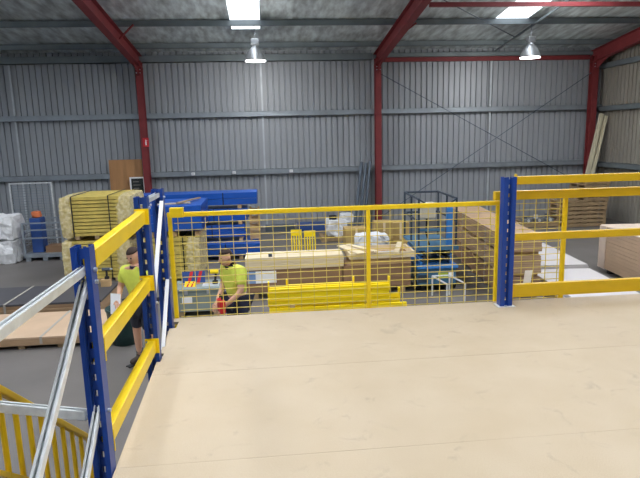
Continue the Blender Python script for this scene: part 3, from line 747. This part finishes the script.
g = thing('wrapped_machine', 'white film wrapped machine on a pallet by the back wall', 'machine', (2.15, 17.1, .139))
MB().crumple(-.36, .25, -.35, .35, 0, .52, .06, 5, .08, 21).build('body', 'wfilm', g)
MB().crumple(.1, .48, -.25, .3, .42, .66, .04, 6, .08, 22).build('head', 'wfilm', g)
MB().tube((-.15, -.05, .5), (-.15, -.05, .62), .12, 14).build('cap', 'dark', g)
B(.12, .17, -.2, -.15, .0, .45).build('leg', 'darksteel', g)
tag(B(1.0, 2.0, 18.6, 19.2, 0, .26).build('blue_box', 'stockblue', bevel=.01), 'long dull blue box on the floor against the back wall', 'box')
tag(B(-.1, .9, 19.0, 19.4, 0, .2).build('dark_beam', 'darksteel', bevel=.01), 'dark steel beam lying along the foot of the back wall', 'beam')
o = B(-.36, .36, -.3, .3, 0, .55).build('cardboard_box', 'card', bevel=.006); o.location = (2.36, 12.55, 0); tag(o, 'cardboard box under the white plastic sack, behind the tray', 'box')
tag(MB().crumple(-.36, .36, -.28, .28, 0, .40, .07, 6, .06, 31).build('plastic_sack', 'wfilm', loc=(2.36, 12.5, .552)), 'crumpled white plastic sack behind the timber tray', 'sack')
for k, (x, y, z, w, h, lab) in enumerate(((2.95, 14.3, 0, .5, .5, 'lower mustard cardboard box left of the scissor lift'), (2.98, 14.3, .501, .44, .45, 'upper mustard cardboard box left of the scissor lift'), (3.46, 14.5, 0, .45, .9, 'tall mustard cardboard box behind the scissor lift'), (2.35, 14.9, 0, .6, .72, 'wide mustard cardboard box behind the white sack'))):
    g = thing('cardboard_box', lab, 'box', (x, y, z)); B(-w/2, w/2, -.25, .25, 0, h).build('body', 'card', g, bevel=.006); B(-.03, .03, -.253, -.25, h*.5, h).build('tape', 'pine', g)

# scrap pallet far right
P3 = make_pallet('pallet carrying grey castings near the pallet corner', None, 1.3, 1.0, (9.03, 18.2, 0))
for k in range(3):
    x = 8.75+k*.38
    g = thing('grey_casting', ['left grey metal casting on the far pallet', 'middle grey metal casting on the far pallet', 'right grey metal casting on the far pallet'][k], 'casting', (x, 18.1, .139), 0, 'grey castings on the far pallet')
    B(-.14, .14, -.16, .16, 0, .12).build('block', 'scrap', g, bevel=.02)
    MB().tube((-.05, 0, .12), (-.05, 0, .2+.03*k), .07, 12).build('flange', 'galv' if k == 1 else 'darksteel', g); MB().tube((0, -.18, .06), (0, .18, .06), .05, 10).build('shaft', 'galv', g)

# trolley frame
g = thing('hand_trolley', 'bent galvanised tube frame standing in front of the scissor lift', 'frame', (3.5, 10.0, 0))
for x in (-.175, .175):
    MB().path([(x, 0, .0), (x, 0, .37), (x-.12, .55, .40)], .018).build('leg', 'galv', g)
    MB().tube((x-.12, .55, 0), (x-.12, .55, .40), .018, 8).build('rear_leg', 'galv', g)
MB().tube((-.295, .55, .40), (.055, .55, .40), .016, 8).build('cross_bar', 'galv', g)

# scissor lift
g = thing('scissor_lift', 'blue scissor lift with guard rails, folded down, beside the chipboard stack', 'lift', (3.42, 11.55, 0), -.05)
L = 1.5; W = .78
B(-W/2, W/2, -L/2, L/2, .14, .48).build('chassis', 'liftblue', g, bevel=.02)
B(-W/2-.03, W/2+.03, -L/2-.04, L/2+.04, .485, .55).build('chassis_lip', 'panelblue', g, bevel=.015)
B(-W/2-.005, -W/2+.2, -L/2-.006, -L/2, .2, .36).build('chassis_panel', 'liftdark', g)
B(.02, .22, -L/2-.008, -L/2-.001, .28, .40).build('sticker', 'green', g); B(.23, .33, -L/2-.008, -L/2-.001, .28, .40).build('sticker', 'label', g)
for x in (-W/2+.03, W/2-.03):
    for y in (-.52, .52):
        q = MB().tube((x-.06, y, .14), (x+.06, y, .14), .14, 18).build('wheel', 'tyre', g)
        MB().tube((x-.066, y, .14), (x+.066, y, .14), .07, 14).build('hub', 'beige', q)
for x in (-W/2+.08, W/2-.08):
    for k in range(3):
        z0, z1 = .58+.09*k, .58+.09*(k+1)
        MB().bar((x, -L/2+.1, z0), (x, L/2-.1, z1), .05, .05).build('scissor_arm', 'panelblue', g)
        MB().bar((x+.055*(1 if x < 0 else -1), L/2-.1, z0), (x+.055*(1 if x < 0 else -1), -L/2+.1, z1), .05, .06).build('scissor_arm', 'liftdark', g)
B(-W/2-.02, W/2+.02, -L/2-.02, L/2+.02, .865, .92).build('platform', 'liftblue', g, bevel=.015)
B(-W/2-.03, W/2+.03, -L/2-.03, -L/2-.021, .87, .96).build('toe_board', 'liftblue', g)
H = 1.90
for (x, y) in ((-.38, -.72), (.38, -.72), (-.38, .72), (.38, .72), (-.38, 0), (.38, 0)):
    MB().tube((x, y, .92), (x, y, H), .022, 8).build('rail_post', 'liftdark', g)
for z in (1.45, H):
    MB().path([(-.38, -.72, z), (-.38, .72, z), (.38, .72, z), (.38, -.72, z)], .022).build('guard_rail', 'liftdark', g)
MB().path([(-.38, -.72, H), (-.2, -.72, H-.12), (.2, -.72, H-.12), (.38, -.72, H)], .018).build('entry_bar', 'liftdark', g)
B(-.33, -.02, -.66, -.45, 1.5, 1.82).build('control_box', 'beige', g, bevel=.03)
MB().path([(-.18, -.55, 1.5), (-.18, -.5, 1.2), (-.1, -.45, .92)], .018).build('control_cable', 'dark', g)
B(.19, .33, -.70, -.62, .925, 1.72).build('cylinder_guard', 'panelblue', g, bevel=.02)
for z in (1.05, 1.25): B(-.36, .15, -.70, -.67, z, z+.05).build('step_bar', 'liftblue', g)

# tub
g = thing('plastic_tub', 'dark green round tub on the floor behind the man in shorts', 'tub', (-2.35, 8.85, 0))
MB().lathe([(.20, 0), (.24, .27), (.265, .55), (.28, .56), (.28, .59), (.25, .59), (.225, .27), (.185, .03)]).build('body', 'greenbin', g, smooth=True)
MB().path([(0, -.255, .53), (0, -.30, .47), (0, -.25, .41)], .012).build('handle', 'greenbin', g)

# --------------------------------------------------------------------- people
def skinmesh(joints, edges, root, sub=2):
    me = bpy.data.meshes.new('tmp'); keys = list(joints); ix = {k: i for i, k in enumerate(keys)}
    me.from_pydata([joints[k][0] for k in keys], [(ix[a], ix[b]) for a, b in edges], [])
    o = bpy.data.objects.new('tmp', me); COL.objects.link(o)
    o.modifiers.new('s', 'SKIN'); sk = me.skin_vertices[0].data
    for k in keys:
        r = joints[k][1]; r = (r, r) if not isinstance(r, tuple) else r
        sk[ix[k]].radius = r; sk[ix[k]].use_root = (k == root)
    sb = o.modifiers.new('u', 'SUBSURF'); sb.levels = sub; sb.render_levels = sub
    dg = bpy.context.evaluated_depsgraph_get(); ev = o.evaluated_get(dg); m2 = ev.to_mesh()
    vs = [v.co.copy() for v in m2.vertices]; fs = [tuple(p.vertices) for p in m2.polygons]
    ev.to_mesh_clear(); bpy.data.objects.remove(o); bpy.data.meshes.remove(me)
    return vs, fs
def chain(js, names, sub=2):
    return skinmesh({n: js[n] for n in names}, list(zip(names, names[1:])), names[0], sub)

def head_mesh(mb, c, fwd, up, size=.115):
    fwd = Vector(fwd).normalized(); up = Vector(up); up = (up-fwd*up.dot(fwd)).normalized(); rt = fwd.cross(up)
    c = Vector(c); b = MB().ball((0,0,0), (1,1,1), 20, 14); out = []
    def P(u, f, w): return c+rt*u*size+fwd*f*size+up*w*size
    for v in b.v:
        x, y, z = v
        sx = .72*(1-.16*max(0, -z)); sy = .88; sz = 1.08
        f = y*sy
        if z < -.2 and y < 0: f *= .8
        if abs(x) < .22 and y > .6 and -.35 < z < .15: f += .16*(1-abs(x)/.22)*(1-abs(z+.15)/.4)    # nose
        if z < -.55 and y > .3: f += .06                                                              # chin
        if abs(z-.12) < .14 and .2 < abs(x) < .5 and y > .5: f -= .05                                  # eye sockets
        out.append(P(x*sx, f, z*sz))
    mb.add(out, b.f)
    for s in (-1, 1):
        e = MB().ball((0,0,0), (.09, .17, .26), 8, 6); mb.add([P(s*.74+v.x, -.05+v.y, -.02+v.z) for v in e.v], e.f)
    nz = MB().ball((0,0,0), (.10, .13, .15), 8, 6); mb.add([P(v.x, .93+v.y, -.2+v.z) for v in nz.v], nz.f)
    return P
def hand_mesh(mb, w, d, pn, side, s=1.0):
    # w wrist, d direction along the hand, pn palm normal; side +1/-1 for the thumb side
    w, d, pn = Vector(w), Vector(d).normalized(), Vector(pn); pn = (pn-d*pn.dot(d)).normalized(); l = d.cross(pn)*side
    js = {'a': (w-d*.02, .026*s), 'b': (w+d*.04, (.034*s, .02*s)), 'c': (w+d*.085, (.036*s, .017*s))}
    vs, fs = chain(js, ['a', 'b', 'c'], 1); mb.add(vs, fs)
    for k, (u, ln) in enumerate(((.030, .068), (.011, .077), (-.009, .072), (-.028, .056))):
        p0 = w+d*.07+l*u; p1 = w+d*(.085+ln*.45)+l*u*1.1+pn*.012; p2 = w+d*(.085+ln*.75)+l*u*1.1+pn*.032; p3 = w+d*(.085+ln*.85)+l*u*1.1+pn*.05
        vs, fs = chain({'0': (p0, .0095), '1': (p1, .009), '2': (p2, .008), '3': (p3, .007)}, ['0', '1', '2', '3'], 1); mb.add(vs, fs)
    p0 = w+d*.025+l*.02; p1 = w+d*.055+l*.052+pn*.01; p2 = w+d*.085+l*.058+pn*.026
    vs, fs = chain({'0': (p0, .013), '1': (p1, .011), '2': (p2, .009)}, ['0', '1', '2'], 1); mb.add(vs, fs)

def person(label, loc, rz, J, facing, up, trouser_mat, shorts, hair_full=True, cat='person'):
    """J: joint name -> local position (figure faces +Y locally)."""
    g = thing('person', label, cat, loc, rz)
    R_ = dict(pelvis=.135, waist=.125, chest=.155, neck0=.075, neck=.058, shl=.075, shr=.075, ell=.045, elr=.045, wrl=.03, wrr=.03,
              hpl=.095, hpr=.095, knl=.06, knr=.06, anl=.042, anr=.042, tol=.038, tor=.038, hel=.04, her=.04)
    jt = {k: (Vector(v), R_[k]) for k, v in J.items() if k in R_}
    ed = [('pelvis', 'waist'), ('waist', 'chest'), ('chest', 'neck0'), ('neck0', 'neck'), ('chest', 'shl'), ('chest', 'shr'), ('shl', 'ell'), ('ell', 'wrl'), ('shr', 'elr'), ('elr', 'wrr'),
          ('pelvis', 'hpl'), ('pelvis', 'hpr'), ('hpl', 'knl'), ('hpr', 'knr'), ('knl', 'anl'), ('knr', 'anr'), ('anl', 'tol'), ('anr', 'tor')]
    vs, fs = skinmesh(jt, ed, 'pelvis', 2)
    body = MB().add(vs, fs)
    P = head_mesh(body, J['head'], facing, up)
    for s, e, w in ((1, 'ell', 'wrl'), (-1, 'elr', 'wrr')):
        d = Vector(J[w])-Vector(J[e]); hand_mesh(body, J[w], d, J.get('palm'+w[-1], (0, 0, -1)), s)
    body.build('body', 'skin', g, smooth=True)
    # clothes: shells a little outside the body
    sh = {k: (jt[k][0], jt[k][1]+.022) for k in ('pelvis', 'waist', 'chest', 'neck0', 'shl', 'shr')}
    sh['neck0'] = (jt['chest'][0].lerp(jt['neck0'][0], .8), .085)
    for s in 'lr': sh['sl'+s] = (jt['sh'+s][0].lerp(jt['el'+s][0], .75), .066)
    sh['pelvis'] = (jt['pelvis'][0].lerp(jt['waist'][0], .25), .165)
    vs, fs = skinmesh(sh, [('pelvis', 'waist'), ('waist', 'chest'), ('chest', 'neck0'), ('chest', 'shl'), ('chest', 'shr'), ('shl', 'sll'), ('shr', 'slr')], 'chest', 2)
    MB().add(vs, fs).build('shirt', 'hivis', g, smooth=True)
    c0 = jt['neck0'][0]
    MB().tube(c0-Vector((0,0,.01)), c0.lerp(jt['neck'][0], .35), .082, 14, .07).build('collar', 'navy', g, smooth=True)
    tr = {'pelvis': (jt['pelvis'][0], .158)}
    for s in 'lr':
        tr['hp'+s] = (jt['hp'+s][0], .118)
        if shorts: tr['kn'+s] = (jt['hp'+s][0].lerp(jt['kn'+s][0], .92), .088)
        else:
            tr['kn'+s] = (jt['kn'+s][0], .085); tr['an'+s] = (jt['an'+s][0]+Vector((0, 0, .02)), .07)
    ed = [('pelvis', 'hpl'), ('pelvis', 'hpr'), ('hpl', 'knl'), ('hpr', 'knr')]+([] if shorts else [('knl', 'anl'), ('knr', 'anr')])
    vs, fs = skinmesh(tr, ed, 'pelvis', 2)
    MB().add(vs, fs).build('shorts' if shorts else 'trousers', trouser_mat, g, smooth=True)
    for s in 'lr':
        a = jt['an'+s][0]; t_ = jt['to'+s][0]; d = (t_-a); d.z = 0; d.normalize(); hl = a-d*.05
        js = {'top': (Vector((a.x, a.y, a.z+.09)), .058), 'an': (Vector((a.x, a.y, .075)), .056), 'mid': (Vector((a.x, a.y, .062))+d*.09, .05), 'toe': (Vector((a.x, a.y, .05))+d*.175, .042)}
        vs, fs = chain(js, ['top', 'an', 'mid', 'toe'], 2)
        lo = min(v.z for v in vs)
        for v in vs: v.z = max(v.z, .014)
        b = MB().add(vs, fs).build('boot', 'boot', g, smooth=True)
        MB().bar((a.x-d.x*.065, a.y-d.y*.065, .0075), (a.x+d.x*.215, a.y+d.y*.215, .0075), .095, .013).build('sole', 'tyre', b)
        if shorts: MB().tube((a.x, a.y, a.z+.07), (a.x, a.y, a.z+.15), .054, 12, .056).build('sock', 'sock', g, smooth=True)
    # hair cap
    h = MB(); b = MB().ball((0,0,0), (1,1,1), 18, 12); sel = [v.z > .28 or (v.y < -.1 and v.z > -.45) for v in b.v]
    fcs = [f for f in b.f if all(sel[i] for i in f)]
    h.add([P(v.x*.78, v.y*.95-.03, v.z*1.16) for v in b.v], fcs)
    o = h.build('hair', 'hair', g, smooth=True)
    sd = o.modifiers.new('t', 'SOLIDIFY'); sd.thickness = .012
    bm = bmesh.new(); bm.from_mesh(o.data); bmesh.ops.delete(bm, geom=[v for v in bm.verts if not v.link_faces], context='VERTS'); bm.to_mesh(o.data); bm.free()
    for s in (-1, 1):
        q = MB().ball(P(s*.28, .76, .12), (.012, .012, .010), 8, 6); q.build('eye', 'eye', g)
    m_ = MB(); pts = [P(u, .83-abs(u)*.3, -.52) for u in (-.2, -.1, 0, .1, .2)]
    for a, b2 in zip(pts, pts[1:]): m_.tube(a, b2, .007, 6)
    m_.build('mouth', 'lip', g)
    return g
# man bending towards a toolbox; local +Y is the way he faces
J1 = dict(pelvis=(0, -.01, .93), waist=(0, .0, 1.07), chest=(0, .04, 1.28), neck0=(0, .08, 1.42), neck=(0, .11, 1.475), head=(0, .15, 1.555),
          shl=(-.185, .04, 1.365), shr=(.185, .04, 1.365), ell=(-.25, .10, 1.09), elr=(.24, .06, 1.09), wrl=(-.12, .30, .90), wrr=(.15, .24, .90),
          hpl=(-.10, -.02, .88), hpr=(.10, -.02, .88), knl=(-.12, .05, .50), knr=(.12, .02, .50), anl=(-.13, -.04, .09), anr=(.13, -.07, .09), tol=(-.14, .10, .05), tor=(.14, .07, .05))
person('man in yellow hi vis shirt and dark trousers, bending, behind the mesh fence', (-.49, 7.85, 0), radians(128), J1, (0.1, .95, -.12), (0, .12, 1), 'navy', False)
J2 = dict(pelvis=(0, -.03, .96), waist=(0, 0, 1.10), chest=(0, .05, 1.32), neck0=(0, .05, 1.48), neck=(0, .05, 1.54), head=(0, .06, 1.635),
          shl=(-.185, .05, 1.41), shr=(.185, .05, 1.41), ell=(-.26, .08, 1.15), elr=(.27, .08, 1.17), wrl=(-.08, .30, 1.08), wrr=(.10, .30, 1.07),
          hpl=(-.10, -.03, .90), hpr=(.10, -.03, .90), knl=(-.11, .02, .50), knr=(.14, -.03, .50), anl=(-.12, -.03, .09), anr=(.17, -.08, .09), tol=(-.13, .11, .05), tor=(.20, .06, .05))
person('man in yellow hi vis shirt and dark shorts, standing left of the blue corner post', (-1.83, 7.80, 0), radians(150), J2, (0, .95, -.35), (0, .35, 1), 'darkcloth', True)
# what they hold
o = MB().hexa([(-.11,-.003,-.14),(.11,-.003,-.14),(.11,0,-.14),(-.11,0,-.14),(-.11,.047,.14),(.11,.047,.14),(.11,.05,.14),(-.11,.05,.14)]).build('paper_sheet', 'label')
o.location = (-2.09, 7.57, 1.01); o.rotation_euler = (.35, .1, radians(140)); tag(o, 'white paper sheet held by the man in shorts', 'paper')
g = thing('tool_case', 'slim red tool case held by the bending man', 'case', (-.69, 7.56, .82), radians(108))
B(-.10, .10, -.04, .04, 0, .19).build('body', 'redplastic', g, bevel=.02); MB().path([(-.06, 0, .20), (-.06, 0, .24), (.06, 0, .24), (.06, 0, .20)], .011).build('handle', 'dark', g)

# --------------------------------------------------------------------- lights
def area(name, loc, rot, sx, sy, power, col=(1,1,1)):
    l = bpy.data.lights.new(name, 'AREA'); l.shape = 'RECTANGLE'; l.size = sx; l.size_y = sy; l.energy = power; l.color = col
    o = bpy.data.objects.new(name, l); COL.objects.link(o); o.location = loc; o.rotation_euler = rot; return o
w = bpy.data.worlds.new('world'); SC.world = w; w.use_nodes = True
bg = w.node_tree.nodes['Background']; bg.inputs['Color'].default_value = (.86, .93, 1, 1); bg.inputs['Strength'].default_value = 1.6
for x in (-.165, 8.03):
    l = bpy.data.lights.new('lamp_light', 'POINT'); l.energy = 150; l.shadow_soft_size = .2; l.color = (1, .98, .95)
    o = bpy.data.objects.new('lamp_light', l); COL.objects.link(o); o.location = (x, 16.69, 5.18)

# --------------------------------------------------------------------- camera
f, pitch, roll, yaw = 560.25, .182715541, -.0245756736, -.0927114081
cy, sy = cos(yaw), sin(yaw)
fwd = Vector((-sy, cy, 0)); right = Vector((cy, sy, 0)); up = Vector((0, 0, 1))
f2 = fwd*cos(pitch)-up*sin(pitch); u2 = up*cos(pitch)+fwd*sin(pitch)
r3 = right*cos(roll)+u2*sin(roll); u3 = u2*cos(roll)-right*sin(roll)
cam = bpy.data.cameras.new('camera'); co = bpy.data.objects.new('camera', cam); COL.objects.link(co)
mw = Matrix((r3, u3, -f2)).transposed().to_4x4(); mw.translation = Vector((0, 0, 3.2)); co.matrix_world = mw
cam.sensor_fit = 'HORIZONTAL'; cam.sensor_width = 36; cam.lens = f*36/640; cam.clip_start = .05; cam.clip_end = 200
SC.camera = co
vs = SC.view_settings
vs.view_transform = 'Standard'; vs.look = 'None'; vs.gamma = 1; vs.use_curve_mapping = False; vs.exposure = 0
